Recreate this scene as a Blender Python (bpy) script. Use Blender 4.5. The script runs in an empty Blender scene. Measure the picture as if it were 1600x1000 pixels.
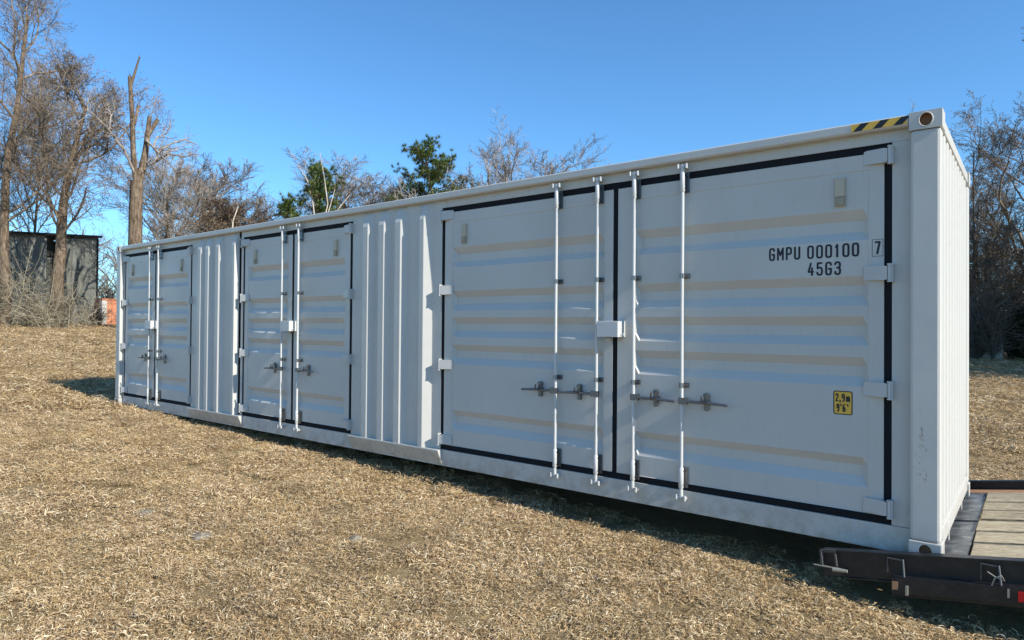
import bpy, bmesh, math, random
import numpy as np
from mathutils import Vector, Matrix, noise
R_=math.radians
scene=bpy.context.scene
COL=scene.collection
# ---------------------------------------------------------------- camera
CAM=Vector((0.4466,-5.3317,1.4666)); FPX=1052.1; CX=683.3; CY=500.0
CR=((0.7477572831,0.6639043326,0.0094911917),(-0.0002339887,0.0145580493,-0.9998939986),(-0.6639721310,0.7476757990,0.0110412335))
right,down,fwd=[Vector(r) for r in CR]
cd=bpy.data.cameras.new('camera'); cam=bpy.data.objects.new('camera',cd); COL.objects.link(cam)
cam.matrix_world=Matrix(((right.x,-down.x,-fwd.x,CAM.x),(right.y,-down.y,-fwd.y,CAM.y),(right.z,-down.z,-fwd.z,CAM.z),(0,0,0,1)))
cd.sensor_width=36; cd.sensor_fit='HORIZONTAL'; cd.lens=FPX/1600*36; cd.shift_x=(800-CX)/1600; cd.shift_y=0
cd.clip_start=0.05; cd.clip_end=5000
scene.camera=cam
# ---------------------------------------------------------------- light
SUN_EL,SUN_AZ=R_(33.0),R_(-2.6)      # azimuth measured from +X, negative = towards the camera side
S=Vector((math.cos(SUN_EL)*math.cos(SUN_AZ),math.cos(SUN_EL)*math.sin(SUN_AZ),math.sin(SUN_EL)))
world=bpy.data.worlds.new('World'); scene.world=world; world.use_nodes=True
nt=world.node_tree; nt.nodes.clear()
sky=nt.nodes.new('ShaderNodeTexSky'); sky.sky_type='NISHITA'; sky.sun_disc=False
sky.sun_elevation=SUN_EL; sky.sun_rotation=math.pi/2-SUN_AZ
sky.altitude=0; sky.air_density=1.0; sky.dust_density=0.0; sky.ozone_density=6.0
bg=nt.nodes.new('ShaderNodeBackground'); bg.inputs['Strength'].default_value=0.15
wo=nt.nodes.new('ShaderNodeOutputWorld')
tint=nt.nodes.new('ShaderNodeMix'); tint.data_type='RGBA'; tint.blend_type='MULTIPLY'; tint.inputs[0].default_value=1; tint.inputs[7].default_value=(.68,.96,1.05,1)
nt.links.new(sky.outputs[0],tint.inputs[6]); nt.links.new(tint.outputs[2],bg.inputs['Color']); nt.links.new(bg.outputs[0],wo.inputs['Surface'])
sl=bpy.data.lights.new('sun','SUN'); sl.energy=5.0; sl.angle=R_(0.5); sl.color=(1.0,0.94,0.84)
so=bpy.data.objects.new('sun',sl); COL.objects.link(so); so.rotation_euler=S.to_track_quat('Z','Y').to_euler()
vs=scene.view_settings; vs.view_transform='Standard'; vs.look='None'; vs.gamma=1; vs.exposure=0.4; vs.use_curve_mapping=False
scene.render.engine='CYCLES'
scene.cycles.max_bounces=8; scene.cycles.diffuse_bounces=4

# ---------------------------------------------------------------- helpers
def ray(u,v):
    x=(u-CX)/FPX; y=(v-CY)/FPX
    return right*x+down*y+fwd
def at(u,v,d):
    """world point on the sight line (u,v) at horizontal distance d"""
    r=ray(u,v); t=d/math.hypot(r.x,r.y)
    return CAM+r*t
def tag(o,label=None,cat=None,group=None,kind=None):
    if label:o['label']=label
    if cat:o['category']=cat
    if group:o['group']=group
    if kind:o['kind']=kind
    return o
def empty(name,loc=(0,0,0)):
    o=bpy.data.objects.new(name,None); o.location=loc; o.empty_display_size=.3; COL.objects.link(o); return o
class MB:
    def __init__(s): s.v=[];s.f=[];s.m=[];s.sm=[]
    def add(s,vs,fs,m=0,smooth=False):
        b=len(s.v); s.v.extend([tuple(q) for q in vs]); s.f.extend([tuple(b+i for i in f) for f in fs]); s.m.extend([m]*len(fs)); s.sm.extend([smooth]*len(fs))
    def box(s,x0,x1,y0,y1,z0,z1,m=0):
        s.add([(x0,y0,z0),(x1,y0,z0),(x1,y1,z0),(x0,y1,z0),(x0,y0,z1),(x1,y0,z1),(x1,y1,z1),(x0,y1,z1)],
              [(0,3,2,1),(4,5,6,7),(0,1,5,4),(1,2,6,5),(2,3,7,6),(3,0,4,7)],m)
    def tube(s,pts,rad,n=8,m=0,cap=True,smooth=True):
        pts=[Vector(p) for p in pts]
        if not hasattr(rad,'__len__'): rad=[rad]*len(pts)
        vs=[];prev=None
        for i,p in enumerate(pts):
            d=(pts[min(i+1,len(pts)-1)]-pts[max(i-1,0)])
            if d.length<1e-9: d=Vector((0,0,1))
            d.normalize()
            a=prev if prev is not None else (Vector((1,0,0)) if abs(d.x)<.8 else Vector((0,1,0)))
            a=(a-d*a.dot(d)); a.normalize(); prev=a; b=d.cross(a)
            for k in range(n):
                t=2*math.pi*k/n; vs.append(p+(a*math.cos(t)+b*math.sin(t))*rad[i])
        fs=[]
        for i in range(len(pts)-1):
            for k in range(n):
                k2=(k+1)%n; fs.append((i*n+k,i*n+k2,(i+1)*n+k2,(i+1)*n+k))
        s.add(vs,fs,m,smooth)
        if cap:
            L=len(pts)-1
            s.add(vs[:n],[tuple(reversed(range(n)))],m); s.add(vs[L*n:],[tuple(range(n))],m)
    def poly(s,prof,axis,a0,a1,m=0):
        """prism: prof = list of 2D points, extruded along axis ('x','y','z') a0..a1"""
        n=len(prof)
        def P(q,a): return {'x':(a,q[0],q[1]),'y':(q[0],a,q[1]),'z':(q[0],q[1],a)}[axis]
        vs=[P(q,a0) for q in prof]+[P(q,a1) for q in prof]
        s.add(vs,[tuple(range(n)),tuple(reversed(range(n,2*n)))]+[(i,i+n,(i+1)%n+n,(i+1)%n) for i in range(n)],m)
    def mesh(s,name,mats,fixn=True):
        me=bpy.data.meshes.new(name); me.from_pydata(s.v,[],s.f)
        for q in (mats if isinstance(mats,(list,tuple)) else [mats]): me.materials.append(q)
        me.polygons.foreach_set('material_index',s.m); me.polygons.foreach_set('use_smooth',s.sm)
        if fixn:
            bm=bmesh.new(); bm.from_mesh(me); bmesh.ops.recalc_face_normals(bm,faces=bm.faces); bm.to_mesh(me); bm.free()
        me.update(); return me
    def build(s,name,mats,parent=None,loc=(0,0,0),bevel=0,kind=None,label=None,fixn=True):
        return link(s.mesh(name,mats,fixn),name,parent,loc,bevel,kind,label)
def link(me,name,parent=None,loc=(0,0,0),bevel=0,kind=None,label=None):
    o=bpy.data.objects.new(name,me); o.location=loc; COL.objects.link(o)
    if parent: o.parent=parent
    if bevel:
        b=o.modifiers.new('bevel','BEVEL'); b.width=bevel; b.segments=2; b.limit_method='ANGLE'; b.angle_limit=R_(40); b.harden_normals=False
    if kind:o['kind']=kind
    if label:o['label']=label
    return o
# ---------------------------------------------------------------- materials
def mat(name,col,rough=.5,metal=0,spec=.5):
    m=bpy.data.materials.new(name); m.use_nodes=True
    b=m.node_tree.nodes['Principled BSDF']; b.inputs['Base Color'].default_value=(*col,1); b.inputs['Roughness'].default_value=rough
    b.inputs['Metallic'].default_value=metal; b.inputs['Specular IOR Level'].default_value=spec
    return m,m.node_tree,b
def N(nt,t,**k):
    n=nt.nodes.new(t)
    for a,b in k.items():
        if a in n.inputs.keys(): n.inputs[a].default_value=b
        else: setattr(n,a,b)
    return n
def ramp(nt,fac,stops):
    r=nt.nodes.new('ShaderNodeValToRGB'); nt.links.new(fac,r.inputs['Fac'])
    e=r.color_ramp.elements
    while len(e)<len(stops): e.new(.5)
    for i,(p,c) in enumerate(stops):
        e[i].position=p; e[i].color=(*c,1) if hasattr(c,'__len__') else (c,c,c,1)
    return r
def noise_tex(nt,scale,detail=4,vec=None,rough=.55,sc3=None):
    n=N(nt,'ShaderNodeTexNoise'); n.inputs['Scale'].default_value=scale; n.inputs['Detail'].default_value=detail; n.inputs['Roughness'].default_value=rough
    if vec is not None:
        if sc3:
            mp=N(nt,'ShaderNodeMapping'); mp.inputs['Scale'].default_value=sc3; nt.links.new(vec,mp.inputs['Vector']); vec=mp.outputs[0]
        nt.links.new(vec,n.inputs['Vector'])
    return n
def mix(nt,fac,a,b,mode='MIX'):
    x=nt.nodes.new('ShaderNodeMix'); x.data_type='RGBA'; x.blend_type=mode
    for s,q in ((0,fac),(6,a),(7,b)):
        if isinstance(q,(int,float)): x.inputs[s].default_value=q
        elif isinstance(q,tuple): x.inputs[s].default_value=(*q,1)
        else: nt.links.new(q,x.inputs[s])
    return x.outputs[2]
def bump(nt,b,h,strength=.2,dist=.01):
    n=N(nt,'ShaderNodeBump'); n.inputs['Strength'].default_value=strength; n.inputs['Distance'].default_value=dist
    nt.links.new(h,n.inputs['Height']); nt.links.new(n.outputs[0],b.inputs['Normal'])

def paint_mat(name,base,rough=.38,dirt=1.0):
    m,t,b=mat(name,base,rough)
    g=N(t,'ShaderNodeNewGeometry'); pos=g.outputs['Position']
    n1=noise_tex(t,1.3,5,pos); n2=noise_tex(t,40,3,pos,sc3=(1,1,.12)); n3=noise_tex(t,90,2,pos)
    sep=N(t,'ShaderNodeSeparateXYZ'); t.links.new(pos,sep.inputs[0])
    # faint rain streaks and mottling
    c=mix(t,ramp(t,n1.outputs[0],[(.35,0),(.75,1)]).outputs[0],base,tuple(q*.93 for q in base))
    c=mix(t,ramp(t,n2.outputs[0],[(.55,0),(.8,.22*dirt)]).outputs[0],c,(base[0]*.72,base[1]*.70,base[2]*.64))
    # mud splashed on the lowest strip (dirt, with an edge of its own)
    mr=N(t,'ShaderNodeMapRange'); mr.inputs[1].default_value=.26; mr.inputs[2].default_value=-.02; t.links.new(sep.outputs[2],mr.inputs[0])
    n4=noise_tex(t,9,6,pos,.7); mul=N(t,'ShaderNodeMath',operation='MULTIPLY'); t.links.new(mr.outputs[0],mul.inputs[0])
    t.links.new(ramp(t,n4.outputs[0],[(.40,0),(.66,.85*dirt)]).outputs[0],mul.inputs[1])
    c=mix(t,mul.outputs[0],c,(.30,.27,.22))
    # small rust / scuff specks
    n5=noise_tex(t,23,5,pos,.75)
    c=mix(t,ramp(t,n5.outputs[0],[(.70,0),(.725,.6*dirt)]).outputs[0],c,(.20,.13,.09))
    # scraped patch with rust on the near corner post, and rust weeping from under the castings
    def band(sock,lo,hi,soft):
        a=N(t,'ShaderNodeMapRange'); a.interpolation_type='SMOOTHSTEP'; a.inputs[1].default_value=lo-soft; a.inputs[2].default_value=lo; t.links.new(sock,a.inputs[0])
        q=N(t,'ShaderNodeMapRange'); q.interpolation_type='SMOOTHSTEP'; q.inputs[1].default_value=hi+soft; q.inputs[2].default_value=hi; t.links.new(sock,q.inputs[0])
        w=N(t,'ShaderNodeMath',operation='MULTIPLY'); t.links.new(a.outputs[0],w.inputs[0]); t.links.new(q.outputs[0],w.inputs[1]); return w.outputs[0]
    def mulc(a,b_):
        w=N(t,'ShaderNodeMath',operation='MULTIPLY'); t.links.new(a,w.inputs[0]); t.links.new(b_,w.inputs[1]); return w.outputs[0]
    n6=noise_tex(t,34,6,pos,.7,(1,1,.55))
    sc=mulc(mulc(band(sep.outputs[0],-.125,-.085,.02),band(sep.outputs[2],.55,.80,.12)),ramp(t,n6.outputs[0],[(.56,0),(.62,.8)]).outputs[0])
    c=mix(t,sc,c,(.16,.12,.085))
    n7=noise_tex(t,16,5,pos,.7,(1,1,.2))
    sr=mulc(band(sep.outputs[2],2.74,2.79,.06),ramp(t,n7.outputs[0],[(.58,0),(.70,.45*dirt)]).outputs[0])
    c=mix(t,sr,c,(.36,.24,.15))
    t.links.new(c,b.inputs['Base Color'])
    t.links.new(ramp(t,n1.outputs[0],[(.3,rough-.04),(.8,rough+.14)]).outputs[0],b.inputs['Roughness'])
    nb=noise_tex(t,2.2,2,pos)
    ad=N(t,'ShaderNodeMath',operation='MULTIPLY_ADD'); t.links.new(n3.outputs[0],ad.inputs[0]); ad.inputs[1].default_value=.04; t.links.new(nb.outputs[0],ad.inputs[2])
    bump(t,b,ad.outputs[0],.35,.012)
    return m
M_paint=paint_mat('container_paint',(.55,.54,.50))
M_gasket,_,_=mat('black_rubber',(.012,.013,.016),.75,0,.15)
M_text,_,_=mat('dark_lettering',(.012,.012,.02),.5)
M_galv,t,b=mat('galvanised_steel',(.42,.43,.44),.38,.85)
n=noise_tex(t,60,3); t.links.new(ramp(t,n.outputs[0],[(.3,(.10,.105,.11)),(.7,(.27,.28,.29))]).outputs[0],b.inputs['Base Color'])
M_bar=paint_mat('bar_paint',(.57,.575,.56),.3,.6)
M_hinge=paint_mat('hinge_paint',(.52,.52,.50),.35,.3)
M_beige,_,_=mat('beige_plastic',(.50,.45,.34),.55)
M_beige_dark,_,_=mat('beige_mesh',(.30,.26,.19),.7)
M_rust,t,b=mat('rusty_steel',(.25,.12,.06),.85)
n=noise_tex(t,35,5); t.links.new(ramp(t,n.outputs[0],[(.3,(.30,.13,.06)),(.55,(.42,.24,.13)),(.75,(.22,.10,.05))]).outputs[0],b.inputs['Base Color']); bump(t,b,n.outputs[0],.4,.004)
M_yellow,_,_=mat('yellow_sticker',(.78,.47,.06),.45)
M_black,t,b=mat('black_trailer_paint',(.015,.015,.016),.42)
g=N(t,'ShaderNodeNewGeometry'); n=noise_tex(t,14,6,g.outputs['Position'],.7)
t.links.new(ramp(t,n.outputs[0],[(.45,(.010,.010,.011)),(.62,(.022,.021,.020)),(.78,(.045,.036,.028))]).outputs[0],b.inputs['Base Color'])
M_plate,t,b=mat('worn_deck_plate',(.08,.085,.09),.5,.3)
g=N(t,'ShaderNodeNewGeometry'); n=noise_tex(t,7,7,g.outputs['Position'],.7)
t.links.new(ramp(t,n.outputs[0],[(.3,(.06,.065,.065)),(.5,(.15,.16,.16)),(.7,(.38,.38,.36))]).outputs[0],b.inputs['Base Color']); bump(t,b,n.outputs[0],.5,.01)
M_wood,t,b=mat('weathered_plank',(.4,.34,.22),.8)
g=N(t,'ShaderNodeNewGeometry'); n=noise_tex(t,6,6,g.outputs['Position'],.65,(1.2,14,14)); oi=N(t,'ShaderNodeObjectInfo')
c=ramp(t,n.outputs[0],[(.36,(.06,.045,.03)),(.45,(.27,.215,.135)),(.56,(.52,.45,.31)),(.64,(.40,.33,.21)),(.72,(.12,.09,.06))]).outputs[0]
n2=noise_tex(t,2.3,5,g.outputs['Position'],.7,(.5,3,3)); c=mix(t,ramp(t,n2.outputs[0],[(.52,0),(.68,.75)]).outputs[0],c,(.13,.10,.065))
t.links.new(mix(t,.25,c,mix(t,oi.outputs['Random'],(.20,.16,.10),(.58,.50,.34))),b.inputs['Base Color']); bump(t,b,n.outputs[0],.6,.01)
M_red,_,_=mat('red_reflector',(.55,.01,.015),.25)
M_pale,_,_=mat('bare_pale_metal',(.36,.34,.28),.5,.4)
M_grey,_,_=mat('worn_grey_metal',(.10,.10,.10),.5,.5)

# ---------------------------------------------------------------- ground
def g0(x,y):
    s=min(max(-x,-7.0),46.0)
    r=math.hypot(x-CAM.x,y-CAM.y)
    k=min(max((r-14)/36,0),1); k=k*k*(3-2*k)
    return -.345+.0283*s+.36*k
def gh(x,y):
    r=math.hypot(x-CAM.x,y-CAM.y)
    n1=noise.noise(Vector((x*.35,y*.35,1.3)))*.035+noise.noise(Vector((x*.11,y*.11,4.3)))*.06*min(r/15,1)
    n2=noise.noise(Vector((x*1.6,y*1.6,.3)))*.018+noise.noise(Vector((x*4.5,y*4.5,2.3)))*.015
    w=1.0
    if -12.6<x<.6 and -1.2<y<2.9: n1*=.3           # trodden flat beside the container
    return g0(x,y)+n1+n2*w
mb=MB(); NA=640; radii=[0]; r=.25
while r<900: radii.append(r); r*=1.026 if r<60 else 1.12
vs=[(CAM.x,CAM.y,gh(CAM.x,CAM.y))]
for r in radii[1:]:
    for k in range(NA):
        a=2*math.pi*k/NA; x=CAM.x+r*math.cos(a); y=CAM.y+r*math.sin(a); vs.append((x,y,gh(x,y)))
fs=[(0,1+k,1+(k+1)%NA) for k in range(NA)]
for i in range(len(radii)-2):
    b0=1+i*NA; b1=b0+NA
    for k in range(NA):
        k2=(k+1)%NA; fs.append((b0+k,b1+k,b1+k2,b0+k2))
M_ground,t,b=mat('dormant_turf',(.33,.25,.14),.95,0,.1)
g=N(t,'ShaderNodeNewGeometry'); P=g.outputs['Position']
na=noise_tex(t,.45,5,P,.6); nb_=noise_tex(t,6,6,P,.7); nc=noise_tex(t,42,5,P,.75); nd=noise_tex(t,1.7,5,P,.65)
c=ramp(t,nc.outputs[0],[(.30,(.11,.07,.03)),(.47,(.33,.23,.115)),(.60,(.52,.38,.20)),(.75,(.64,.50,.29))]).outputs[0]
c=mix(t,.45,c,ramp(t,nb_.outputs[0],[(.35,(.22,.155,.08)),(.6,(.44,.34,.19)),(.75,(.54,.44,.28))]).outputs[0])
c=mix(t,ramp(t,na.outputs[0],[(.4,0),(.65,.45)]).outputs[0],c,(.42,.31,.16))
c=mix(t,ramp(t,nd.outputs[0],[(.60,0),(.72,.5)]).outputs[0],c,(.24,.20,.13))
t.links.new(c,b.inputs['Base Color']); bump(t,b,nc.outputs[0],1.0,.05)
me=bpy.data.meshes.new('ground'); me.from_pydata(vs,[],fs); me.materials.append(M_ground); me.polygons.foreach_set('use_smooth',[True]*len(fs)); me.update()
tag(link(me,'ground'),kind='structure')

# dead grass: a mat of curled straw blades in clumps, instanced by geometry nodes
def straw_mat(name):
    m,t,b=mat(name,(.5,.4,.24),.7,0,.25)
    a=N(t,'ShaderNodeVertexColor'); a.layer_name='tint'
    g=N(t,'ShaderNodeNewGeometry'); n=noise_tex(t,.5,4,g.outputs['Position']); n2=noise_tex(t,2.2,4,g.outputs['Position'],.6)
    sep=N(t,'ShaderNodeSeparateColor'); t.links.new(a.outputs[0],sep.inputs[0])
    c=ramp(t,sep.outputs[0],[(0,(.12,.075,.035)),(.25,(.34,.235,.12)),(.55,(.56,.39,.205)),(.8,(.78,.59,.34)),(1,(.92,.79,.55))]).outputs[0]
    c=mix(t,ramp(t,n.outputs[0],[(.42,0),(.60,.65)]).outputs[0],c,mix(t,.5,c,(.52,.37,.16)))
    c=mix(t,ramp(t,n2.outputs[0],[(.50,0),(.66,.75)]).outputs[0],c,mix(t,.6,c,(.22,.15,.085)))
    t.links.new(c,b.inputs['Base Color'])
    tr=N(t,'ShaderNodeBsdfTranslucent'); t.links.new(c,tr.inputs['Color'])
    ms=N(t,'ShaderNodeMixShader'); ms.inputs[0].default_value=.22
    t.links.new(b.outputs[0],ms.inputs[1]); t.links.new(tr.outputs[0],ms.inputs[2])
    t.links.new(ms.outputs[0],t.nodes['Material Output'].inputs['Surface'])
    return m
M_straw=straw_mat('dead_grass_blades')
def clump(seed,nbl,rad,wid,hmax,lmin=.05,lmax=.13):
    rng=random.Random(seed); vs=[];fs=[];tint=[]
    flow=rng.uniform(0,6.28); mu=rng.uniform(.36,.64)
    for i in range(nbl):
        a=rng.uniform(0,6.28); q=rad*math.sqrt(rng.random())
        x,y=q*math.cos(a),q*math.sin(a); z=rng.uniform(0,hmax*.45)
        th=flow+rng.gauss(0,.9); L=rng.uniform(lmin,lmax); n=4; cur=rng.gauss(0,.75); el=rng.uniform(-.1,.55) if rng.random()<.88 else rng.uniform(.5,1.2)
        w=wid*rng.uniform(.6,1.4); c=min(max(rng.gauss(mu,.34),0),1); b0=len(vs); roll=rng.uniform(-.9,.9)
        for k in range(n+1):
            ww=w*(1-(k/n)**2*.85)*.5
            px,py=-math.sin(th)*math.cos(roll),math.cos(th)*math.cos(roll); pz=math.sin(roll)
            vs+= [(x+px*ww,y+py*ww,z+pz*ww),(x-px*ww,y-py*ww,z-pz*ww)]; tint+= [c,c]
            st=L/n; x+=math.cos(th)*math.cos(el)*st; y+=math.sin(th)*math.cos(el)*st; z=max(z+math.sin(el)*st,.0)
            th+=cur*1.1+rng.gauss(0,.3); el-=.38
        for k in range(n): fs.append((b0+2*k,b0+2*k+1,b0+2*k+3,b0+2*k+2))
    me=bpy.data.meshes.new('clump'); me.from_pydata(vs,[],fs); me.materials.append(M_straw)
    ca=me.color_attributes.new('tint','FLOAT_COLOR','POINT'); arr=np.ones((len(vs),4),dtype=np.float32); arr[:,0]=tint
    ca.data.foreach_set('color',arr.ravel()); me.update(); return me
def gn_scatter(name,pts,rots,scs,ids,meshes,label,cat):
    me=bpy.data.meshes.new(name); me.from_pydata(pts,[],[])
    def at_(n,ty,data,fld):
        q=me.attributes.new(n,ty,'POINT'); q.data.foreach_set(fld,np.array(data).ravel())
    at_('rot','FLOAT_VECTOR',np.array(rots,dtype=np.float32),'vector'); at_('scl','FLOAT',np.array(scs,dtype=np.float32),'value'); at_('idx','INT',np.array(ids,dtype=np.int32),'value')
    o=link(me,name); tag(o,label,cat,kind='stuff')
    lib=bpy.data.collections.new(name+'_source')
    for i,m in enumerate(meshes):
        q=bpy.data.objects.new('%s_tuft_%02d'%(name,i),m); lib.objects.link(q)
    ng=bpy.data.node_groups.new(name,'GeometryNodeTree')
    ng.interface.new_socket('Geometry',in_out='INPUT',socket_type='NodeSocketGeometry'); ng.interface.new_socket('Geometry',in_out='OUTPUT',socket_type='NodeSocketGeometry')
    gi=ng.nodes.new('NodeGroupInput'); go=ng.nodes.new('NodeGroupOutput'); ip=ng.nodes.new('GeometryNodeInstanceOnPoints')
    ci=ng.nodes.new('GeometryNodeCollectionInfo'); ci.inputs['Collection'].default_value=lib; ci.inputs['Separate Children'].default_value=True; ci.inputs['Reset Children'].default_value=True
    def na(n,ty):
        q=ng.nodes.new('GeometryNodeInputNamedAttribute'); q.data_type=ty; q.inputs['Name'].default_value=n; return q.outputs[0]
    ip.inputs['Pick Instance'].default_value=True
    mp=ng.nodes.new('GeometryNodeMeshToPoints')
    ng.links.new(gi.outputs[0],mp.inputs[0]); ng.links.new(mp.outputs[0],ip.inputs['Points']); ng.links.new(ci.outputs[0],ip.inputs['Instance'])
    ng.links.new(na('idx','INT'),ip.inputs['Instance Index']); ng.links.new(na('rot','FLOAT_VECTOR'),ip.inputs['Rotation']); ng.links.new(na('scl','FLOAT'),ip.inputs['Scale'])
    ng.links.new(ip.outputs[0],go.inputs[0])
    md=o.modifiers.new('scatter','NODES'); md.node_group=ng
    return o
def on_ground(u,v):
    r=ray(u,v); t=1.0
    for _ in range(60):
        p=CAM+r*t; t+=(gh(p.x,p.y)-p.z)/(r.z if abs(r.z)>.02 else -.02)*.8
    p=CAM+r*t; return p.x,p.y
MOUNDS=[(*on_ground(225,803),.11),(*on_ground(315,838),.09),(*on_ground(555,843),.06)]
rng=random.Random(5)
near_c=[clump(i,260,.17,.0048,.055,.025,.075) for i in range(7)]
far_c=[clump(50+i,170,.30,.009,.06,.06,.16) for i in range(5)]
meshes=near_c+far_c
pts=[];rots=[];scs=[];ids=[]
th0=math.atan2(ray(-60,500).y,ray(-60,500).x); th1=math.atan2(ray(1660,500).y,ray(1660,500).x)
def scatter(r0,r1,dens,lo,hi,smin,smax):
    area=.5*(th0-th1)*(r1*r1-r0*r0); n=int(area*dens)
    for _ in range(n):
        r=math.sqrt(rng.uniform(r0*r0,r1*r1)); a=rng.uniform(th1,th0)
        x=CAM.x+r*math.cos(a); y=CAM.y+r*math.sin(a)
        if -12.1<x<-.1 and .5<y<2.5: continue
        if -12<x<-.3 and y>=2.5 and y<9+(-x)*.9: continue     # ground that the container hides from every nearby view
        if x>-.6 and -.06<y<2.7 : continue
        if any((x-mx)**2+(y-my)**2<(mr*1.15)**2 and rng.random()<.9 for mx,my,mr in MOUNDS): continue
        pts.append((x,y,gh(x,y)-.006)); rots.append((rng.gauss(0,.10),rng.gauss(0,.10),rng.uniform(0,6.283))); scs.append(rng.uniform(smin,smax)); ids.append(rng.randint(lo,hi))
scatter(1.9,6.5,62,0,6,.75,1.15)
scatter(6.5,13,40,0,6,.95,1.5)
scatter(13,26,11,7,11,.9,1.5)
scatter(26,56,3.6,7,11,1.3,2.2)
gn_scatter('dead_grass',pts,rots,scs,ids,meshes,'matted straw coloured winter grass covering the whole field','grass')

M_sand,t,b=mat('dry_grey_sand',(.36,.32,.26),.95,0,.1)
g=N(t,'ShaderNodeNewGeometry'); n=noise_tex(t,30,6,g.outputs['Position'],.7); t.links.new(ramp(t,n.outputs[0],[(.35,(.15,.12,.085)),(.55,(.27,.235,.18)),(.7,(.36,.32,.25))]).outputs[0],b.inputs['Base Color']); bump(t,b,n.outputs[0],.8,.015)
for (mx,my,mr),lb in zip(MOUNDS,['small bare grey sand mound in the grass at lower left','pale sandy patch in the grass just right of the grey mound','smallest pale sand spot in the grass near the middle of the lower left']):
    mb=MB(); n=20; rings=6; rg=random.Random(int(mr*999)); off=[rg.uniform(.75,1.2) for _ in range(n)]
    vs=[(0,0,.028)]+[(mr*i/rings*(.6*off[k]+.4)*math.cos(2*math.pi*k/n),mr*i/rings*(.6*off[k]+.4)*math.sin(2*math.pi*k/n),.03*(1-(i/rings)**2)+rg.uniform(-.003,.003)-(.02 if i==rings else 0)) for i in range(1,rings+1) for k in range(n)]
    mb.add(vs,[(0,1+k,1+(k+1)%n) for k in range(n)]+[(1+i*n+k,1+(i+1)*n+k,1+(i+1)*n+(k+1)%n,1+i*n+(k+1)%n) for i in range(rings-1) for k in range(n)],0,True)
    tag(mb.build('sand_mound',M_sand,loc=(mx,my,gh(mx,my)+.004)),lb,'sand mound','bare sand spots in the grass')

# ---------------------------------------------------------------- shipping container
# x: 0 = near end, -12.192 = far end; y: 0 = long side facing us; z: 0 = underside
L,H,W=12.192,2.896,2.438; YF=.07
C=empty('shipping_container'); tag(C,'long white side-opening shipping container with three pairs of side doors, near end on trailer','container')
def corner_casting(sx,sy,top):
    # box 178 x 162 x 118 with an oval hole in the long side, rounded outer edges
    mb=MB(); lx,ly,lz=.178,.162,.118
    cx,cz=.089*1.02,.06; hw,hh=.034,.042
    n=20; outer=[];inner=[]
    for k in range(n):
        a=2*math.pi*k/n+math.pi/n; c_,s_=math.cos(a),math.sin(a)
        m=max(abs(c_)/(lx/2),abs(s_)/(lz/2)); outer.append((lx/2+c_/m,lz/2+s_/m)); inner.append((cx+hw*c_,cz+hh*s_))
    # exact corners
    for cxn,czn in ((0,0),(lx,0),(lx,lz),(0,lz)):
        i=min(range(n),key=lambda i:(outer[i][0]-cxn)**2+(outer[i][1]-czn)**2); outer[i]=(cxn,czn)
    vs=[(p[0],0,p[1]) for p in outer]+[(p[0],0,p[1]) for p in inner]+[(p[0],.05,p[1]) for p in inner]+[(p[0],ly,p[1]) for p in outer]
    fs=[];
    for k in range(n):
        k2=(k+1)%n
        fs.append((k,k2,n+k2,n+k)); 
        fs.append((3*n+k,3*n+k2,k2,k))
    mb.add(vs,fs,0); mb.add(vs,[(n+k,n+(k+1)%n,2*n+(k+1)%n,2*n+k) for k in range(n)],1)
    mb.add(vs,[tuple(2*n+k for k in range(n))],1); mb.add(vs,[tuple(3*n+k for k in range(n))],0)
    # raised rim around the hole
    rim=[(cx+(hw+.003)*math.cos(2*math.pi*k/24),-.001,cz+(hh+.003)*math.sin(2*math.pi*k/24)) for k in range(25)]
    if top: mb.tube(rim,.004,6,0,cap=False)
    me=mb.mesh('corner_casting',[M_paint,M_rust])
    o=link(me,'corner_casting',C,(0,0,0),.007)
    o.location=(-lx-.000 if sx>0 else -L, -.006 if sy<0 else W+.006, H-lz+.004 if top else 0)
    if sx>0: o.location.x=-lx+.006
    else: o.location.x=-L-.006
    if sy>0: o.scale.y=-1
    if sx<0: o.scale.x=-1; o.location.x=-L+lx-.006
    return o
for sx in (1,-1):
    for sy in (-1,1):
        for tp in (True,False): corner_casting(sx,sy,tp)
def corner_post(x0,x1,y0,y1):
    mb=MB(); mb.box(x0,x1,y0,y1,.119,H-.115); mb.build('corner_post',M_paint,C,bevel=.018)
corner_post(-.165,-.002,.0,.12); corner_post(-L+.002,-L+.165,.0,.12)
corner_post(-.165,-.002,W-.12,W); corner_post(-L+.002,-L+.165,W-.12,W)
# rails
mb=MB(); mb.poly([(0,2.832),(0,2.886),(.006,2.893),(.065,2.893),(.065,2.82),(.012,2.82)],'x',-L+.17,-.174); mb.build('top_rail',M_paint,C,bevel=.004)
mb=MB(); mb.box(-L+.17,-.174,W-.06,W,2.82,2.893); mb.build('top_rail',M_paint,C,bevel=.004)
mb=MB(); mb.box(-.07,-.004,.16,W-.16,2.80,2.885); mb.build('top_rail',M_paint,C,bevel=.008)
mb=MB(); mb.box(-L+.004,-L+.07,.16,W-.16,2.80,2.885); mb.build('top_rail',M_paint,C,bevel=.008)
mb=MB(); mb.box(-L+.17,-.174,W-.06,W-.004,0.02,.17); mb.build('bottom_rail',M_paint,C,bevel=.004)
mb=MB(); mb.box(-.06,-.004,.16,W-.16,.065,.19); mb.box(-.04,-.006,.62,.66,-.0,.066); mb.box(-.04,-.006,1.72,1.76,-.0,.066)
mb.build('bottom_rail',M_paint,C,bevel=.005)
mb=MB(); mb.box(-L+.004,-L+.06,.16,W-.16,.065,.19); mb.build('bottom_rail',M_paint,C,bevel=.005)
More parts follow.
